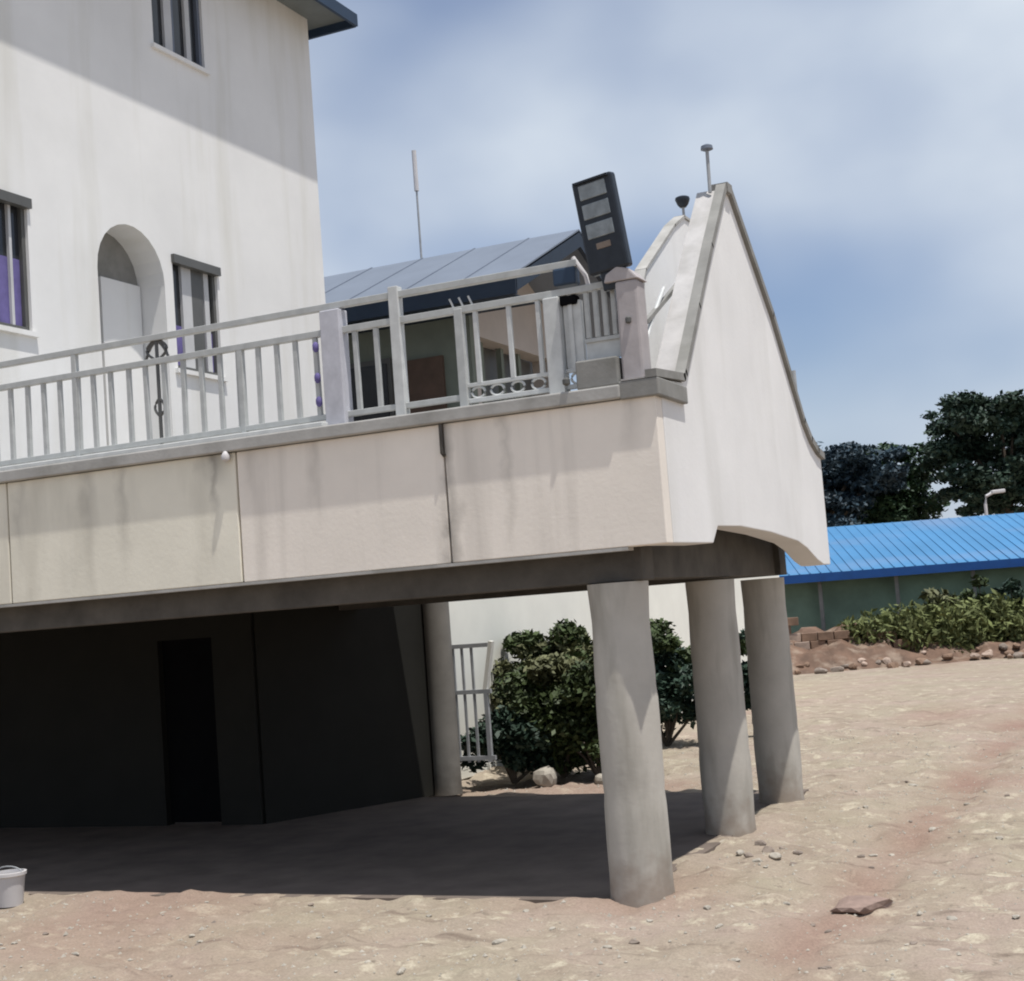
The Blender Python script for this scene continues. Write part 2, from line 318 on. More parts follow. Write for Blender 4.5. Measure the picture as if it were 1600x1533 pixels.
# side (gable) wall with arch-like lower edge
side = [(FY+.145, 2.522), (.78, 2.535), (.94, 2.67), (1.6, 2.685), (2.6, 2.655), (3.6, 2.59), (3.95, 2.53), (4.35, 2.42), (4.62, 2.37), (4.93, 2.37),
        (4.93, 3.46), (4.72, 3.50), (4.45, 3.60), (4.19, 3.77), (3.28, 4.70), (2.12, 5.62), (2.0, 5.62), (1.4, 4.98), (.88, 4.39), (.36, 3.79), (.30, 3.74), (FY+.145, 3.71)]
MB().prism(side, 'x', SX-.24, SX).build('gable_wall', 'white', T, bevel=.01)
def strip(pts, x0, x1, th, name, m):
    mb = MB()
    for i in range(len(pts)-1):
        a, b = Vector((0, *pts[i])), Vector((0, *pts[i+1])); d = (b-a).normalized(); nrm = Vector((0, -d.z, d.y))
        if nrm.z < 0: nrm = -nrm
        a2, b2 = a-d*.012, b+d*.012
        vs = []
        for x in (x0, x1):
            for p in (a2+nrm*.002*(i % 2+1), b2+nrm*.002*(i % 2+1), b2+nrm*th, a2+nrm*th): vs.append((x, p.y, p.z))
        mb.add(vs, [(0, 1, 2, 3), (7, 6, 5, 4), (0, 4, 5, 1), (1, 5, 6, 2), (2, 6, 7, 3), (3, 7, 4, 0)])
    return mb.build(name, m, T)
near = [(FY-.03, 3.70), (.30, 3.745), (.36, 3.79), (.88, 4.39), (1.4, 4.98), (2.0, 5.62)]
far = [(2.12, 5.62), (3.28, 4.70), (4.19, 3.77), (4.45, 3.60), (4.72, 3.50), (4.96, 3.46)]
strip(near, SX-.05, SX+.035, .06, 'coping', 'coping'); strip(far, SX-.07, SX+.035, .07, 'coping', 'coping')
strip([(2.0, 5.60), (2.12, 5.60)], SX-.10, SX+.045, .085, 'ridge_cap', 'coping')

box(SX-.26, FY-.04, 3.57, SX+.04, .30, 3.70).build('ledge', 'coping', T, bevel=.01)
strip(near, SX-.236, SX-.055, .014, 'slope_render', 'slope')
strip([(1.95, 4.75), (2.2, 5.08), (3.2, 5.70), (3.54, 5.86), (3.75, 5.86)], -.375, -.265, .03, 'inner_coping', 'ledge')
# finial and little lamps on the gable
MB().tube([(SX-.1, 1.93, 5.60), (SX-.1, 1.95, 5.98)], .016).build('finial', 'metal', T)
MB().lathe(SX-.1, 1.95, [(5.975, .02), (5.99, .055), (6.02, .05), (6.035, .02)], 14).build('finial_cap', 'frameb', T)
MB().tube([(SX-.02, 4.15, 3.84), (SX-.02, 4.15, 4.30)], .02).build('spike', 'metal', T)
# inner gable behind (paler, lower pitch)
inner = [(1.7, 3.57), (1.95, 4.75), (2.2, 5.08), (3.2, 5.70), (3.54, 5.86), (3.75, 5.86), (4.7, 4.9), (4.7, 3.57)]
MB().prism(inner, 'x', -.36, -.28).build('inner_gable_wall', 'white', T, bevel=.01)
MB().prism([(3.0, 4.6), (3.05, 5.0), (3.22, 5.02), (3.25, 4.6)], 'x', -.28, -.262).build('vent', 'ledge', T)
MB().tube([(-.3, 3.62, 5.85), (-.3, 3.62, 6.05)], .014).build('spotlight_stem', 'metal', T)
MB().lathe(-.3, 3.62, [(5.99, .03), (6.02, .055), (6.07, .075), (6.09, .07), (6.10, .05)], 16).build('spotlight', 'lamp', T)
# railing --------------------------------------------------------------
RL = bpy.data.objects.new('railing', None); COL.objects.link(RL); RL.parent = T; RL.location = (0, 0, 3.7); RL.empty_display_size = .1
bpy.context.view_layer.update()
RY = -.2
def rbar(x0, z0, x1, z1, w, name='rail_bar', m='rail', y=RY): return MB().bar((x0, y, z0), (x1, y, z1), w, w*1.0).build(name, m, RL, bevel=.004)
rbar(-14, 4.665, -.02, 4.655, .052); rbar(-14, 4.46, .10, 4.45, .052); rbar(-14, 3.775, -1.0, 3.775, .045)
bal = MB().bar((0, 0, 3.72 if 0 else 0), (0, 0, .66), .038, .034).build('baluster', 'rail', RL, bevel=.003)
xsb = [-13.9+.187*k for k in range(0, 66)]
first = True
for k, x in enumerate(xsb):
    if x > -1.05: break
    if abs(x+3.87) < .05 or abs(x+2.13) < .12 or abs(x+1.56) < .06: continue
    jitter = random.uniform(-.006, .006)
    if first: bal.matrix_world = Matrix.Translation((x, RY, 3.785)); first = False
    else: o = inst(bal, 'baluster', (0, 0, 0), RL); o.matrix_world = Matrix.Translation((x+jitter, RY, 3.785)) @ Matrix.Rotation(random.uniform(-.012, .012), 4, 'Y')
def post(x, z1, w=.05, m='rail', z0=3.70): return box(x-w/2, RY-w/2, z0, x+w/2, RY+w/2, z1).build('post', m, RL, bevel=.005)
for x in (-13, -11, -9, -7.4, -5.8): post(x, 4.70, .055)
post(-1.56, 4.72, .085, 'railw'); post(-3.03, 4.43, .05); post(-4.75, 4.64, .05)
# lavender corner post with dark studs
box(-2.22, RY-.07, 3.69, -2.04, RY+.07, 4.62).build('post', 'lav', RL, bevel=.01)['label'] = 'wide lavender post'
for z in (3.86, 4.05, 4.3): MB().lathe(-2.28, RY-.05, [(z, .012), (z+.02, .026), (z+.06, .026), (z+.08, .012)], 12).build('stud', 'purple', RL)
# ornate scroll post at x=-3.87
MB().bar((-3.87, RY, 3.70), (-3.87, RY, 4.67), .022).build('scroll_post', 'frame', RL)
for sx in (-1, 1):
    MB().tube([(-3.87+sx*(.02+.085*math.sin(t*PI)), RY, 4.47+.17*t) for t in np.linspace(0, 1, 9)], .012, 6).build('scroll', 'frame', RL)
    MB().tube([(-3.87+sx*.12*t, RY, 4.62-.15*t*t) for t in np.linspace(0, 1, 7)], .012, 6).build('scroll', 'frame', RL)
    MB().tube([(-3.87+sx*(.05*math.sin(t*PI)), RY, 3.98+.16*t) for t in np.linspace(0, 1, 9)], .011, 6).build('scroll', 'frame', RL)

# right hand bays with ring ornaments
rbar(-1.02, 3.74, 0.0, 3.74, .035, m='railw'); rbar(-1.02, 3.86, 0.0, 3.86, .03, m='railw')
for x in (-.88, -.60, -.36, -.10): box(x-.016, RY-.016, 3.87, x+.016, RY+.016, 4.43).build('baluster', 'railw', RL)
for x in (-.90, -.74, -.57, -.40, -.24, -.08):
    MB().tube([(x+.055*math.cos(a), RY, 3.80+.042*math.sin(a)) for a in np.linspace(0, 2*PI, 15)], .010, 6, False).build('ring', 'railw', RL)
box(-1.05, RY-.035, 3.69, -.98, RY+.035, 4.46).build('post', 'rail', RL, bevel=.006)
box(-.30, RY-.06, 3.69, -.17, RY+.06, 4.42).build('post', 'railw', RL, bevel=.01)
box(-.16, RY+.0, 3.88, -.02, RY+.05, 4.38).build('infill_panel', 'railw', RL)
for x in (.03, .10, .17, .24): box(x-.016, RY-.016, 4.08, x+.016, RY+.016, 4.44).build('baluster', 'rail', RL)
box(.0, RY, 3.915, .27, RY+.03, 4.05).build('infill_panel', 'railw', RL)
rbar(0, 4.06, .27, 4.06, .03); rbar(-.05, 4.45, .30, 4.46, .05)
for x0 in (-1.06, -.98, -.9): MB().tube([(x0, RY, 4.48), (x0-.03, RY, 4.55)], .008).build('hook', 'railw', RL)
# corner plinth and pillar
box(-.04, FY-.01, 3.685, .285, FY+.28, 3.895).build('corner_plinth', 'coping', T, bevel=.012)
box(.30, FY+.03, 3.705, .47, FY+.22, 4.44).build('corner_pillar', 'mauve', T, bevel=.02)
MB().prism([(.22, 4.44), (.24, 4.50), (.33, 4.55), (.42, 4.52), (.49, 4.44)], 'y', FY+.02, FY+.23).build('pillar_cap', 'mauve', T, bevel=.01)
MB().lathe(.385, FY+.025, [(4.12, .012), (4.13, .022), (4.16, .022), (4.17, .012)], 12).build('stud', 'frame', T)
MB().bar((.27, .42, 4.26), (.27, 1.62, 4.86), .035).build('stay', 'coping', T)
MB().tube([(.27, .30, 4.0), (.27, .55, 4.28), (.27, .95, 4.62)], .016).build('stay', 'railw', T)
MB().lathe(-.10, FY-.05, [(3.72, .012), (3.735, .03), (3.765, .03), (3.78, .012)], 10).build('tap', 'frame', T)

# flood lamp on the corner
LM = thing('flood_light', 'tall black flood lamp with stacked pale lenses leaning over the terrace corner', 'lamp', (.2, -.2, 4.42))
def lampbox(u0, v0, u1, v1, d0, d1):  # local frame: u across, v up
    o = Vector((.285, -.26, 4.42)); ux = Vector((.985, -.16, .02)).normalized(); ang = math.radians(-1.5)
    vy = Vector((-.088, -.10, 1)).normalized(); ux = (ux-vy*ux.dot(vy)).normalized(); wz = ux.cross(vy).normalized()
    vs = [o+ux*a+vy*b+wz*c for c in (d0, d1) for a, b in ((u0, v0), (u1, v0), (u1, v1), (u0, v1))]
    return MB().add(vs, [(0, 1, 2, 3), (7, 6, 5, 4), (0, 4, 5, 1), (1, 5, 6, 2), (2, 6, 7, 3), (3, 7, 4, 0)])
lampbox(-.17, .11, .165, .81, -.035, .05).build('casing', 'lamp', LM, bevel=.02)
lampbox(-.085, -.02, .085, .12, -.02, .035).build('bracket', 'lamp', LM, bevel=.01)
for k in range(3): 
    v = .66-k*.145; lampbox(-.115, v, .11, v+.11, .045, .058).build('lens', 'lens', LM, bevel=.006)
lampbox(-.06, .285, .06, .33, .045, .056).build('sensor', 'stoned', LM, bevel=.005)
lampbox(-.145, .785, .145, .80, .04, .075).build('visor', 'lamp', LM)
BX = thing('wall_box', 'small dark square box fixed to the railing just left of the flood lamp', 'box', (-.12, -.2, 4.5))
box(-.21, -.24, 4.50, -.03, -.13, 4.63).build('cover', 'fascia', BX, bevel=.015); box(-.20, -.23, 4.35, -.04, -.14, 4.42).build('lower_cover', 'dark', BX, bevel=.015)
MB().tube([(-.05, -.2, 4.70), (.04, -.2, 4.55), (.06, -.2, 4.44)], .018).build('cable', 'bucket', BX)

MB().tube([(.24, -.20, 4.50), (.20, -.12, 4.36), (.28, -.17, 4.15), (.27, -.15, 3.92)], .009, 6).build('wire', 'lamp', LM)
# ------------------------------------------------------------------ main house
H = thing('house', 'tall white house with purple curtained windows behind the terrace', 'house', (-10.5, 5, 0))
WX = -7.5
def arch(y0, y1, z0, z1, n=14):
    r = (y1-y0)/2; c = (y0+y1)/2; rr = min(r*1.0, z1-z0)
    return [(y0, z0), (y1, z0)]+[(c+r*math.cos(a), z1-rr+rr*math.sin(a)) for a in np.linspace(0, PI, n)]
def rect(y0, y1, z0, z1): return [(y0, z0), (y1, z0), (y1, z1), (y0, z1)]
outer = rect(.9, 8.72, 3.565, 11.45)
holes = [(arch(3.52, 4.80, 3.72, 7.22), .42), (rect(4.98, 5.94, 5.53, 7.0), .16), (rect(1.15, 2.37, 5.62, 7.12), .16), (rect(4.85, 5.95, 9.75, 11.1), .16)]
loops = [outer]+[h[0] for h in holes]
tri = tessellate_polygon([[Vector((p[0], p[1], 0)) for p in lp] for lp in loops]); flat = [p for lp in loops for p in lp]
mb = MB(); mb.add([(WX, p[0], p[1]) for p in flat], [tuple(t) for t in tri])
for h, d in holes:
    n = len(h); mb.add([(WX, *p) for p in h]+[(WX-d, *p) for p in h], [(i, (i+1) % n, (i+1) % n+n, i+n) for i in range(n)])
mb.box(-14, .9, 3.565, WX-.5, 1.1, 11.45); mb.box(-14, 8.5, 0, WX-.5, 8.72, 11.45); mb.box(-14.2, .9, 0, -14, 8.72, 11.45)
mb.add([(WX, .9, 3.565), (WX, .9, 11.45), (WX-.5, .9, 11.45), (WX-.5, .9, 3.565)], [(0, 1, 2, 3)]); mb.add([(WX, 8.72, 0), (WX, 8.72, 11.45), (WX-.5, 8.72, 11.45), (WX-.5, 8.72, 0)], [(0, 1, 2, 3)])
mb.build('wall', 'house', H)
# roof with overhanging eave
mb = MB(); x0, x1, y0, y1, ze = -14.8, -6.86, .2, 9.12, 11.46
mb.add([(x0, y0, ze), (x1, y0, ze), (x1, y1, ze), (x0, y1, ze), (-10.8, 4.2, 13.4), (-10.8, 5.2, 13.4)], [(0, 1, 4), (1, 2, 5, 4), (2, 3, 5), (3, 0, 4, 5)])
mb.build('roof', 'nroof', H)
box(x0+.03, y0+.03, ze-.03, x1-.03, y1-.03, ze-.005).build('soffit', 'soffit', H)
mb = MB(); mb.box(x1-.03, y0, ze-.16, x1+.02, y1, ze+.03); mb.box(x0, y1-.03, ze-.16, x1-.03, y1+.02, ze+.03); mb.box(x0, y0-.02, ze-.16, x1-.03, y0+.03, ze+.03); mb.build('roof_fascia', 'fascia', H)
def window(y0, y1, z0, z1, fm, bars, curtain=None, hood=False, name='window'):
    d = WX-.06; mb = MB(); w = .055
    mb.box(d-.05, y0, z1-w, d+.02, y1, z1); mb.box(d-.05, y0, z0, d+.02, y1, z0+w); mb.box(d-.05, y0, z0+w, d+.02, y0+w, z1-w); mb.box(d-.05, y1-w, z0+w, d+.02, y1, z1-w)
    f = mb.build(name, fm, H, bevel=.004)
    def sub(mb, nm, m):
        o = mb.build(nm, m); o.parent = f; return o
    sub(box(d-.045, y0+w, z0+w, d-.035, y1-w, z1-w), 'pane', 'glass')
    for (b0, b1, m) in bars: sub(box(d-.03, b0, z0+w, d+.012, b1, z1-w), 'mullion', m)
    if curtain:
        for (c0, c1, k0, k1) in curtain:
            mb = MB(); n = 14; vs = []
            for i in range(n+1):
                yy = c0+(c1-c0)*i/n; xx = d-.028+.008*(i % 2); vs += [(xx, yy, k0), (xx, yy, k1)]
            mb.add(vs, [(2*i, 2*i+2, 2*i+3, 2*i+1) for i in range(n)]); sub(mb, 'curtain', 'purple')
    sub(box(WX-.02, y0-.06, z0-.06, WX+.05, y1+.06, z0-.004), 'sill', 'house')
    if hood: sub(box(WX-.04, y0-.02, z1-.10, WX+.05, y1+.03, z1+.012), 'hood', fm)
    return f
window(4.98, 5.94, 5.53, 7.0, 'frame', [(5.22, 5.42, 'framew'), (5.70, 5.80, 'framew'), (5.42, 5.66, 'frame')], [(5.04, 5.22, 5.6, 6.12), (5.42, 5.88, 5.6, 6.12)], True)
window(1.15, 2.37, 5.62, 7.12, 'frame', [(1.7, 1.75, 'frame'), (2.12, 2.16, 'framew')], [(1.2, 2.31, 5.68, 6.44)], True)
window(4.85, 5.95, 9.75, 11.1, 'frameb', [(5.16, 5.32, 'framew'), (5.32, 5.36, 'frameb'), (5.62, 5.72, 'framew')], None)
# arched recess: back wall, pale door leaf
bx = WX-.42
MB().prism(arch(3.52, 4.80, 3.6, 7.22), 'x', bx-.05, bx).build('arch_back', 'coping', H)['label'] = 'grey back wall of the arched recess'
MB().prism(rect(4.02, 4.78, 3.62, 6.62), 'x', bx+.003, bx+.05).build('door', 'house', H, bevel=.01)
# ground floor under the terrace
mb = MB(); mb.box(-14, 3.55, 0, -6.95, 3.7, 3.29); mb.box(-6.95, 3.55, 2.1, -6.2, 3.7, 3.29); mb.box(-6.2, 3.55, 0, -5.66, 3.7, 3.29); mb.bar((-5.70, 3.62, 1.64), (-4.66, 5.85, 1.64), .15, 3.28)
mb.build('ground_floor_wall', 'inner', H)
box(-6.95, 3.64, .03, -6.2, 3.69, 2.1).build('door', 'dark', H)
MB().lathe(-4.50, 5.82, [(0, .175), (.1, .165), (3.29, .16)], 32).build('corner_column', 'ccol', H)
MB().tube([(-5.36, 5.6, 0), (-5.30, 5.62, .62)], .035).build('pipe_stub', 'metal', H)

# ------------------------------------------------------------------ gate beside the rear post
G = thing('metal_gate', 'open barred metal gate hung on the rear post under the terrace', 'gate', (-4.4, 6.0, 0))
for x in (-4.40, -4.28, -4.15): MB().bar((x, 6.0, .35), (x, 6.0, 1.78), .028).build('bar', 'metal', G)
for z in (1.76, 1.20, .40): MB().bar((-4.42, 6.0, z), (-3.92, 6.0, z), .045, .05).build('cross_rail', 'metal', G)
MB().bar((-4.0, 6.02, 1.22), (-3.88, 6.02, 1.80), .075, .05).build('brace', 'bound', G); MB().bar((-3.99, 6.0, .35), (-3.99, 6.0, 1.18), .05).build('stile', 'metal', G)
# boundary wall
BW = thing('boundary_wall', 'cream plastered boundary wall seen beneath the terrace behind the bushes', 'wall', (-5.1, 8, 0))
box(-5.2, 6.9, 0, -5.0, 25, 3.25).build('wall_face', 'bound', BW, bevel=.01); box(-5.25, 6.85, 3.255, -4.95, 25.05, 3.33).build('coping', 'bound', BW, bevel=.01)

# ------------------------------------------------------------------ foliage
def leaves(clumps, n, size, name, m, parent, flatness=.5, aspect=1.8):
    """clumps: (cx,cy,cz,rx,ry,rz)"""
    C_ = np.array(clumps, float); w = C_[:, 3]*C_[:, 4]*C_[:, 5]; w = w**.7; w /= w.sum()
    k = rng.choice(len(C_), n, p=w); d = rng.normal(size=(n, 3)); d /= np.linalg.norm(d, axis=1)[:, None]
    r = rng.random(n)**.35; P = C_[k, :3]+d*C_[k, 3:]*r[:, None]*(.85+.35*rng.random((n, 1)))
    nr = rng.normal(size=(n, 3)); nr[:, 2] = np.abs(nr[:, 2])+flatness; nr /= np.linalg.norm(nr, axis=1)[:, None]
    t = np.cross(nr, rng.normal(size=(n, 3))); t /= np.linalg.norm(t, axis=1)[:, None]; b = np.cross(nr, t)
    s = size*(.6+.8*rng.random((n, 1))); t *= s*aspect/2; b *= s/2
    V = np.stack([P-t, P+b*.9-t*.1, P+t, P-b*.9-t*.1], 1).reshape(-1, 3); Q = np.arange(4*n).reshape(n, 4)
    me = bpy.data.meshes.new(name); me.vertices.add(4*n); me.vertices.foreach_set('co', V.ravel()); me.loops.add(4*n); me.loops.foreach_set('vertex_index', Q.ravel())
    me.polygons.add(n); me.polygons.foreach_set('loop_start', np.arange(0, 4*n, 4)); me.polygons.foreach_set('loop_total', np.full(n, 4)); me.update(); me.validate()
    me.materials.append(M[m]); o = bpy.data.objects.new(name, me); COL.objects.link(o)
    o.parent = parent; o.matrix_parent_inverse = parent.matrix_world.inverted(); return o
def clumps(c, R, n, r, zmin=None):
    out = []
    for _ in range(n):
        d = rng.normal(size=3); d /= np.linalg.norm(d); rr = rng.random()**.5
        p = np.array(c)+d*np.array(R)*rr
        if zmin is not None: p[2] = max(p[2], zmin)
        s = r*(.6+.8*rng.random()); out.append((*p, s, s, s*.75))
    return out
def bush(x, y, h, w, label, m1='leafm', m2=None, n=2600, size=.07, nc=14):
    t = thing('bush', label, 'bush', (x, y, 0)); cl = clumps((x, y, h*.5), (w*.44, w*.40, h*.42), nc, w*.15, .12)
    mb = MB()
    for c in cl[:9]: mb.tube([(x, y, 0), ((x+c[0])/2+.05, (y+c[1])/2, c[2]*.55), c[:3]], [.03, .02, .008], 5)
    mb.build('stem', 'bark', t); leaves(cl, n, size, 'foliage', m1, t)
    if m2: leaves(clumps((x, y, h*.78), (w*.36, w*.3, h*.2), 7, w*.12), n//3, size, 'dusty_foliage', m2, t)
bush(-3.55, 7.2, 1.62, 1.7, 'dark bush directly right of the barred gate under the terrace', 'leafm', 'leafy', 9500, .055, 34)
bush(-3.0, 7.0, 1.55, 1.5, 'leafy bush close left of the nearest column, in front of the cream wall', 'leafm', 'leafy', 9500, .055, 34)
bush(-4.05, 6.75, .95, 1.3, 'low black shaded bush at the foot of the barred gate', 'leafd', None, 7000, .055, 26)
bush(-3.3, 10.6, 1.75, 1.6, 'bush seen between the nearest and the middle column', 'leafd', 'leafm', 7500, .06, 30)
bush(-2.05, 11.4, 1.7, 1.0, 'dark bush seen between the middle and the far column', 'leafd', 'leafm', 6000, .06, 26)
bush(-4.3, 8.6, 1.95, 1.6, 'dusty olive bush against the cream wall behind the gate', 'leafy', 'leafm', 8000, .06, 30)
bush(-3.7, 8.8, 1.85, 1.6, 'olive bush close to the cream wall, behind the others', 'leafm', 'leafy', 8000, .06, 30)
def rock(name, loc, s, m, seed, flat=.6, **tags):
    r = np.random.default_rng(seed); bm = bmesh.new(); bmesh.ops.create_icosphere(bm, subdivisions=2, radius=1)
    ax = r.normal(size=(5, 3)); ax /= np.linalg.norm(ax, axis=1)[:, None]
    for v in bm.verts:
        p = np.array(v.co); k = 1+.12*math.sin(p[0]*3+seed)+.1*math.sin(p[1]*4+seed*2)
        for a in ax:
            dd = p@a
            if dd > .62: p = p-a*(dd-.62)*.85
        v.co = Vector((p[0]*s*k, p[1]*s*.75*k, p[2]*s*flat*k))
    me = bpy.data.meshes.new(name); bm.to_mesh(me); bm.free(); me.materials.append(M[m]); o = bpy.data.objects.new(name, me); COL.objects.link(o)
    o.location = loc; o.rotation_euler = (0, 0, seed*1.7)
    for k, v in tags.items(): o[k] = v
    return o
rock('stone', (-3.45, 6.35, .09), .20, 'stone', 3, .7, label='large pale stone on the ground left of the nearest column, by the bushes', category='stone')
rock('stone', (-2.75, 6.45, .05), .16, 'stone', 5, .5, label='flat pale stone right of the large pale stone, beside the nearest column', category='stone')
rock('stone', (-2.2, 6.7, .06), .14, 'stoned', 8, .6, label='dull stone under the bushes between the nearest and middle columns', category='stone')
rock('stone', (1.60, -.12, -.03), .27, 'redst', 12, .26, label='flat brown half buried stone in the open yard right of the nearest column', category='stone')
for k, (x, y, s) in enumerate(((.50, 1.75, .07), (.62, 1.50, .06), (.44, 1.38, .05), (.30, 1.62, .05), (.74, 1.78, .045), (.55, 1.22, .05), (.36, 2.05, .06))):
    rock('stone', (x, y, gh(x, y)+s*.25), s, ('stoned', 'stone')[k % 2], 20+k, .6, label='small lump of rubble on the sand at the foot of the middle column', category='stone', group='rubble lumps by the middle column')
# white bucket at the left
B = thing('bucket', 'pale bucket at the left edge where shade meets sunlit sand', 'bucket', (-5.36, -.62, 0))
MB().lathe(-5.36, -.62, [(.0, .105), (.24, .13), (.25, .145), (.275, .145), (.277, .125), (.05, .10)], 28).build('pail', 'bucket', B)
MB().tube([(-5.36+.14*math.cos(a), -.62, .27+.05*math.sin(a)) for a in np.linspace(0, PI, 10)], .006, 5).build('handle', 'metal', B)
# scattered pebbles
protos = [rock('pebble', (0, 0, -5), 1, ('stone', 'stoned', 'stone')[k], 40+k, .55) for k in range(3)]
meshes = [p.data for p in protos]
for p in protos: bpy.data.objects.remove(p)
cnt = 0
while cnt < 110:
    x = random.uniform(-5, 3.6); y = random.uniform(-2.9, 7)
    if x < .35 and y > -.5: continue
    s = random.uniform(.016, .045)*(1.5 if random.random() < .08 else 1)
    o = bpy.data.objects.new('pebble', random.choice(meshes)); COL.objects.link(o); o.location = (x, y, gh(x, y)+s*.15); o.scale = (s, s*random.uniform(.7, 1.1), s*random.uniform(.6, 1)); o.rotation_euler = (0, 0, random.uniform(0, 6.28))
    o['label'] = 'small pebble lying loose on the open sandy yard'; o['category'] = 'pebble'; o['group'] = 'loose pebbles on the sandy yard'; cnt += 1
# gravel
n = 9000; gx = rng.uniform(-6, 4.5, n); gy = rng.uniform(-3, 12, n); ok = ~((gx < .2) & (gy > -.42) & (gy < 5.7)); gx, gy = gx[ok], gy[ok]; n = len(gx)
g = gz(gx, gy)[0]; s = rng.uniform(.004, .013, n)*(1+rng.random(n)**6*1.2); th = rng.uniform(0, 6.28, n)
base = np.array([(1, 0, 0), (0, 1, 0), (-1, 0, 0), (0, -1, 0), (0, 0, .9), (0, 0, -.5)]); fc = np.array([(0, 1, 4), (1, 2, 4), (2, 3, 4), (3, 0, 4), (1, 0, 5), (2, 1, 5), (3, 2, 5), (0, 3, 5)])
bb = np.repeat(base[None], n, 0)*s[:, None, None]*rng.uniform(.6, 1.3, (n, 6, 1)); c, sn = np.cos(th)[:, None], np.sin(th)[:, None]
V = np.stack([bb[:, :, 0]*c-bb[:, :, 1]*sn+gx[:, None], bb[:, :, 0]*sn+bb[:, :, 1]*c+gy[:, None], bb[:, :, 2]+g[:, None]], -1).reshape(-1, 3)
Fq = (fc[None]+np.arange(n)[:, None, None]*6).reshape(-1, 3); me = bpy.data.meshes.new('gravel'); me.from_pydata(V.tolist(), [], Fq.tolist()); me.materials.append(M['stone'])
o = bpy.data.objects.new('gravel', me); COL.objects.link(o); o['kind'] = 'stuff'; o['label'] = 'fine gravel scattered over the sandy yard'; o['category'] = 'gravel'

# ------------------------------------------------------------------ neighbour house behind
NH = thing('neighbour_house', 'grey roofed house with green grey front behind the terrace railing', 'house', (-11, 15, 0))
ex, ey, ez, ry, rz = -5.8, 12.1, 7.81, 15.3, 9.23; xl = -22
def roofplane(yA, zA, yB, zB, th=.06):
    mb = MB(); mb.add([(xl, yA, zA), (ex, yA, zA), (ex, yB, zB), (xl, yB, zB), (xl, yA, zA-th), (ex, yA, zA-th), (ex, yB, zB-th), (xl, yB, zB-th)], [(0, 1, 2, 3), (7, 6, 5, 4), (0, 4, 5, 1), (1, 5, 6, 2), (2, 6, 7, 3), (3, 7, 4, 0)])
    x = xl+.2
    while x < ex-.05: mb.bar((x, yA, zA+.004), (x, yB, zB+.004), .04, .022); x += 1.15
    return mb
roofplane(ey, ez, ry, rz).build('roof', 'nroof', NH); roofplane(18.5, ez, ry, rz-.002).build('roof', 'nroof', NH)
box(xl, ey-.03, ez-.36, ex+.0, ey+.03, ez-.03).build('eave_fascia', 'nfas', NH)
box(xl, ey+.03, ez-.36, ex-.08, 13.12, ez-.33).build('soffit', 'nfas', NH)
MB().prism([(ey, ez-.32), (ey, ez-.03), (ry, rz-.03), (18.5, ez-.03), (18.5, ez-.32), (ry, rz-.34)], 'x', ex-.08, ex).build('barge_board', 'nfas', NH)
box(xl, 13.12, 0, -7.2, 13.27, ez-.36).build('front_wall', 'nwall', NH)
hz = 7.12
gw = [(13.27, 0), (17.6, 0), (17.6, 7.75), (ry, 8.85), (13.27, 7.9)]
hl = [(13.42, 4.2), (16.8, 4.2), (16.8, hz), (13.42, hz)]
tri = tessellate_polygon([[Vector((p[0], p[1], 0)) for p in lp] for lp in (gw, hl)]); mb = MB(); mb.add([(-7.2, *p) for p in gw+hl], [tuple(t) for t in tri])
mb.add([(-7.2, *p) for p in hl]+[(-7.6, *p) for p in hl], [(i, (i+1) % 4, (i+1) % 4+4, i+4) for i in range(4)]); mb.build('side_wall', 'nside', NH)
box(-7.7, 13.3, 4.1, -7.62, 17, 7.3).build('dark_opening', 'frame', NH)
for y in (14.0, 14.9, 15.7): box(-7.5, y-.06, 4.2, -7.4, y+.06, hz).build('opening_post', 'nwall', NH)
for x in (-9.4, -12.5, -16): 
    f = box(x-.6, 13.05, 4.9, x+.6, 13.118, 6.9).build('window', 'frame', NH); p = box(x-.52, 13.02, 5.0, x+.52, 13.049, 6.8).build('pane', 'glass'); p.parent = f
box(-8.5, 13.05, 4.0, -7.75, 13.118, 6.8).build('door', 'brown', NH)
# mast
MS = thing('antenna_mast', 'thin pale antenna mast rising behind the grey roof', 'mast', (-9.0, 16.2, 8.8))
MB().tube([(-9.62, 16.2, 0), (-9.62, 16.2, 11.7)], [.04, .02]).build('pole', 'metal', MS); MB().tube([(-9.62, 16.2, 10.9), (-9.62, 16.2, 11.75)], .05, 8).build('antenna', 'bucket', MS)

# ------------------------------------------------------------------ far right: blue roofed shed, rubble, plants, trees
BS = thing('blue_roofed_shed', 'long low shed with bright blue sheet roof across the yard', 'shed', (0, 33, 0))
d = R0; nrm = F0; o0 = Vector((-5.9, 31.4, 0))
def sp(a, b, z): p = o0+d*a+nrm*b; return (p.x, p.y, z)
mb = MB(); a0, a1 = -3.5, 22
mb.add([sp(a0, 0, 2.62), sp(a1, 0, 2.62), sp(a1, 4.5, 4.1), sp(a0, 4.5, 4.1), sp(a0, 0, 2.56), sp(a1, 0, 2.56), sp(a1, 4.5, 4.04), sp(a0, 4.5, 4.04)], [(0, 1, 2, 3), (7, 6, 5, 4), (0, 4, 5, 1), (1, 5, 6, 2), (2, 6, 7, 3), (3, 7, 4, 0)])
k = a0+.1
while k < a1: mb.bar(sp(k, 0, 2.64), sp(k, 4.5, 4.105), .03, .018); k += .3
mb.build('roof', 'blue', BS)
mb = MB(); mb.bar(sp(a0, -.02, 2.50), sp(a1, -.02, 2.50), .05, .24); mb.build('eave_board', 'bluef', BS)
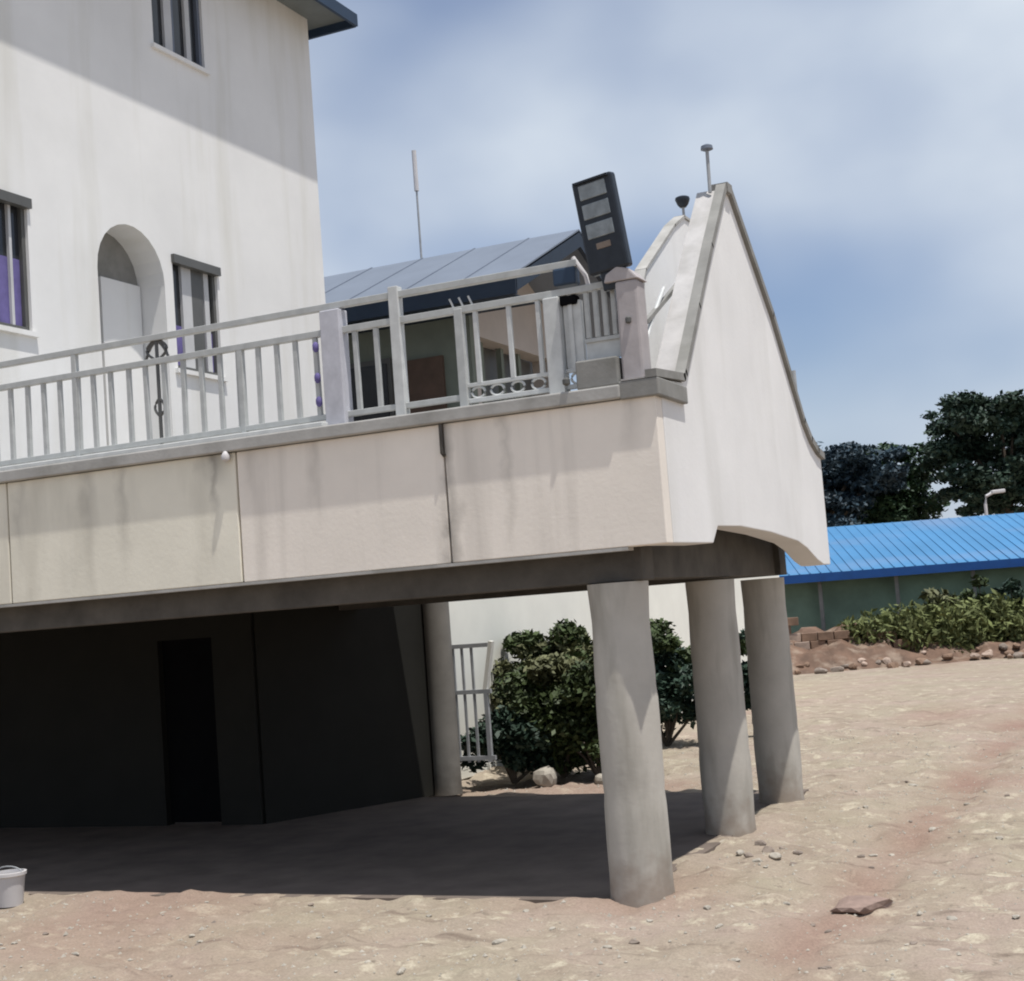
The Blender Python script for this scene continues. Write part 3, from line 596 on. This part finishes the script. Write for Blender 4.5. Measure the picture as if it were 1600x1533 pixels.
mb = MB(); mb.bar(sp(a0+.2, .7, 1.2), sp(a1, .7, 1.2), .12, 2.5); mb.build('front_wall', 'shed', BS)
mb = MB(); mb.bar(sp(a0+.2, 4.6, 1.9), sp(a1, 4.6, 1.9), .12, 3.9); mb.build('back_wall', 'shed', BS)
for a in (-2, .5, 2.7, 4.9, 7.2, 9.6, 12): MB().bar(sp(a, .3, 0), sp(a, .3, 2.5), .1).build('post', 'coping', BS)
# low earth bank
mb = MB(); na, nb = 90, 16; vs = []
for i_ in range(na+1):
    a = -4+i_*.2
    for j_ in range(nb+1):
        b = -3.4+j_*.19; t_ = j_/nb; hgt = (1.15 if a < 1.0 else 1.15-.7*min(1, (a-1.0)/2.2))*(.75+.5*float(vnoise(np.array([a]), np.array([2.]), .9, 31)[0]+.5))
        z = hgt*math.sin(min(1, t_*1.35)*PI/2)+.4*float(vnoise(np.array([a]), np.array([b]), 2.6, 32)[0])*min(1, t_*3)
        vs.append(sp(a, b, z-.06))
mb.add(vs, [(i_*(nb+1)+j_, (i_+1)*(nb+1)+j_, (i_+1)*(nb+1)+j_+1, i_*(nb+1)+j_+1) for i_ in range(na) for j_ in range(nb)])
mb.build('earth_bank', 'bank', kind='structure')
def bankz(a, b): return .35+.3*max(0, min(1, (b+3.4)/2))
# ruined block wall
RW = thing('ruined_block_wall', 'low broken wall of brown blocks right of the far column', 'wall', tuple(o0))
proto = {}
hts = {}
for q_ in range(14):
    hts[q_] = (5, 6, 5, 4, 5, 3, 3, 4, 2, 3, 3, 2, 3, 2)[q_]
for row in range(7):
    x = -2.6
    while x < 3.4:
        q_ = min(13, int((x+2.6)/.44+.01)); lim = hts[q_] if row % 2 == 0 else min(hts[q_], hts[min(13, q_+1)])
        if row < lim:
            mm = 'blockp' if random.random() < .4 else 'block'; key = mm
            if key not in proto:
                b_ = box(-.2, -.1, -.11, .2, .1, .11).build('block', mm, RW, bevel=.012); proto[key] = b_
            else: b_ = inst(proto[key], 'block', (0, 0, 0), RW)
            p = sp(x+(.22 if row % 2 else 0)+random.uniform(-.02, .02), -2.0+random.uniform(-.12, .12), .45+row*.225-max(0, x-1)*.16)
            b_.matrix_world = Matrix.Translation(p) @ Matrix.Rotation(A+random.uniform(-.08, .08), 4, 'Z') @ Matrix.Rotation(random.uniform(-.04, .04), 4, 'Y')
        x += .44
for k in range(60):
    p_a, p_b = random.uniform(-2.4, 6.5), random.uniform(-3.9, -2.4); p = sp(p_a, p_b, .06+max(0, p_b+3.4)*.25); rock('stone', p, random.uniform(.07, .20), random.choice(('block', 'blockp', 'stoned')), 100+k, .6, label='brown rubble lump in front of the broken block wall and shed', category='stone', group='rubble lumps before the shed')
# tall weeds
lab = ['tall weed nearest the broken block wall, in front of the blue shed', 'second leafy weed from the broken wall before the blue shed', 'dark leafy plant in the middle of the weed row by the blue shed',
       'bushy plant right of the middle of the weed row by the shed', 'tall dark plant near the right edge before the blue shed', 'rightmost weed at the frame edge before the blue shed']
for k, a in enumerate((3.5, 4.4, 5.4, 6.3, 7.3, 8.4)):
    p = sp(a, -1.3, 0); t = thing('weed_plant', lab[k], 'plant', p, 'tall weeds in front of the blue roofed shed'); h = (1.7, 2.0, 1.8, 1.8, 2.3, 2.0)[k]
    mb = MB(); cl = []
    for _ in range(6):
        q = (p[0]+random.uniform(-.4, .4), p[1]+random.uniform(-.3, .3), h*random.uniform(.6, 1.1)); mb.tube([p, ((p[0]+q[0])/2, (p[1]+q[1])/2, q[2]*.6), q], [.03, .02, .01], 5)
        cl += [(q[0], q[1], q[2]*f, .22, .22, .16) for f in (.35, .7, 1)]
    mb.build('stem', 'bark', t); leaves(cl, 1300, .11, 'foliage', ('leafy', 'leafm', 'leafd')[k % 3], t)
# undergrowth
cl = []
for _ in range(240):
    p = sp(random.uniform(-3, 14), random.uniform(-2.2, -.6), 0); cl.append((p[0], p[1], random.uniform(.3, 1.35), .45, .35, .42))
hd = MB().add([(0, 0, -1), (1, 0, -1), (0, 1, -1)], [(0, 1, 2)]).build('x', 'bark'); o = leaves([c for c in cl if (Vector(c[:2])-o0.xy).dot(d.xy) > .9], 30000, .085, 'undergrowth', 'grass', hd, .0, 2.6)
o.parent = None; bpy.data.objects.remove(hd); o['kind'] = 'stuff'; o['label'] = 'tangled yellow green grass and undergrowth along the foot of the blue roofed shed'; o['category'] = 'undergrowth'
# street lamp
def dd(a, b, z): p = Vector((-4.55, 68.0, 0))+R0*a+F0*b; return (p.x, p.y, z)
LX, LY, LH = -3.62, 57.50, 5.89
def lq(a, z): return (LX+R0.x*a, LY+R0.y*a, z)
LP = thing('street_lamp', 'small pale street lamp standing above the blue shed roof', 'street lamp', (LX, LY, 0))
MB().tube([lq(0, 0), lq(0, LH-.5), lq(.08, LH-.15), lq(.4, LH)], .07, 8).build('pole', 'bucket', LP); MB().bar(lq(.3, LH), lq(.9, LH+.03), .3, .16).build('head', 'bucket', LP, bevel=.04)
# trees
def tree(a, b, h, label, m, layers, nl, size, trunk_r=.3, flat=.4):
    p = dd(a, b, 0); t = thing('tree', label, 'tree', p); mb = MB(); mb.tube([p, dd(a+.2, b, h*.3), dd(a-.1, b, h*.55)], [trunk_r, trunk_r*.8, trunk_r*.5], 8); cl = []
    for (la, lb_, lz, w, hh, nc) in layers:
        c = dd(a+la, b+lb_, lz); mb.tube([dd(a, b, max(h*.25, lz*.55)), dd(a+la*.6, b+lb_*.5, lz*.85), c], [trunk_r*.4, .1, .05], 6)
        for _ in range(nc):
            u_, v_ = random.uniform(-w, w), random.uniform(-w, w)*.8; q = dd(a+la+u_, b+lb_+v_, lz+random.uniform(-hh, hh)); s = random.uniform(.35, .95)*min(1, w*.5+.3)
            cl.append((*q, s*1.3, s*1.3, s*.55))
    mb.build('trunk', 'bark', t); leaves(cl, nl, size, 'crown', m, t, flat)
tree(-8.8, 0, 9.5, 'dark flat topped tree with gaps just right of the white gable', 'leafb', [(-1.5, 0, 9.2, 1.6, .35, 9), (.8, 0, 8.9, 2.2, .5, 14), (2.6, 0, 8.7, 1.6, .35, 10), (3.0, 0, 7.6, 2.0, .5, 12), (-1, 0, 7.9, 2.6, .5, 15), (1.4, 1, 7.6, 2.0, .5, 12), (-.5, 0, 6.5, 2.4, .35, 10), (1.6, 0, 6.2, 1.6, .5, 10), (-1.2, 0, 5.2, 2.8, .4, 14)], 16000, .17)
tree(-4.6, 3, 8.4, 'mid sized rounded green tree left of the street lamp', 'leafg', [(0, 0, 9.0, 1.9, .35, 12), (0, 0, 8.0, 2.4, .6, 20), (.3, 0, 7.0, 2.4, .7, 22), (0, 0, 6.0, 2.3, .6, 16), (-.6, 0, 5.2, 2, .5, 12)], 15000, .17)
tree(.3, -2, 11.2, 'tall dense dark green tree at the right edge of the view', 'leafd', [(0, 0, 10.3, 3.2, .6, 26), (-2.6, 0, 9.9, .7, .25, 4), (-2.2, 0, 8.6, 1.4, .4, 8), (.5, 0, 9.0, 3.4, .9, 36), (0, 0, 7.4, 3.4, .9, 36), (0, 0, 6, 3.0, .8, 26)], 34000, .17)
tree(6.5, 4, 10.5, 'broad green tree just outside the right edge', 'leafg', [(0, 0, 9.6, 3, .8, 24), (0, 0, 8, 3.4, .9, 26), (0, 0, 6, 3, .8, 20)], 7000, .32)
tree(-6.6, 6, 8.2, 'low wide dark tree filling the gap behind the street lamp', 'leafd', [(0, 0, 8.0, 2.6, .4, 16), (0, 0, 7.2, 3.2, .5, 22), (0, 0, 6.2, 3.4, .7, 26), (0, 0, 4.8, 3.4, .8, 24)], 15000, .2)
tree(-13.5, 2, 8.5, 'dark spreading tree hidden mostly behind the white gable', 'leafb', [(0, 0, 8.0, 2.4, .5, 16), (0, 0, 6.8, 2.6, .6, 16), (0, 0, 5.6, 2.4, .5, 12)], 5000, .3)
# far tree line so that the land does not end bare
cl = []
for _ in range(260):
    a = random.uniform(-60, 45); p = dd(a, random.uniform(14, 30), 0); s = random.uniform(1.2, 2.6); cl.append((p[0], p[1], random.uniform(.8, 4.6), s*1.4, s*1.4, s))
hd = MB().add([(0, 0, -1), (1, 0, -1), (0, 1, -1)], [(0, 1, 2)]).build('x', 'bark'); o = leaves(cl, 26000, .55, 'far_wood', 'leafb', hd); o.parent = None; bpy.data.objects.remove(hd)
o['kind'] = 'stuff'; o['label'] = 'far low wood along the horizon behind the shed'; o['category'] = 'wood'
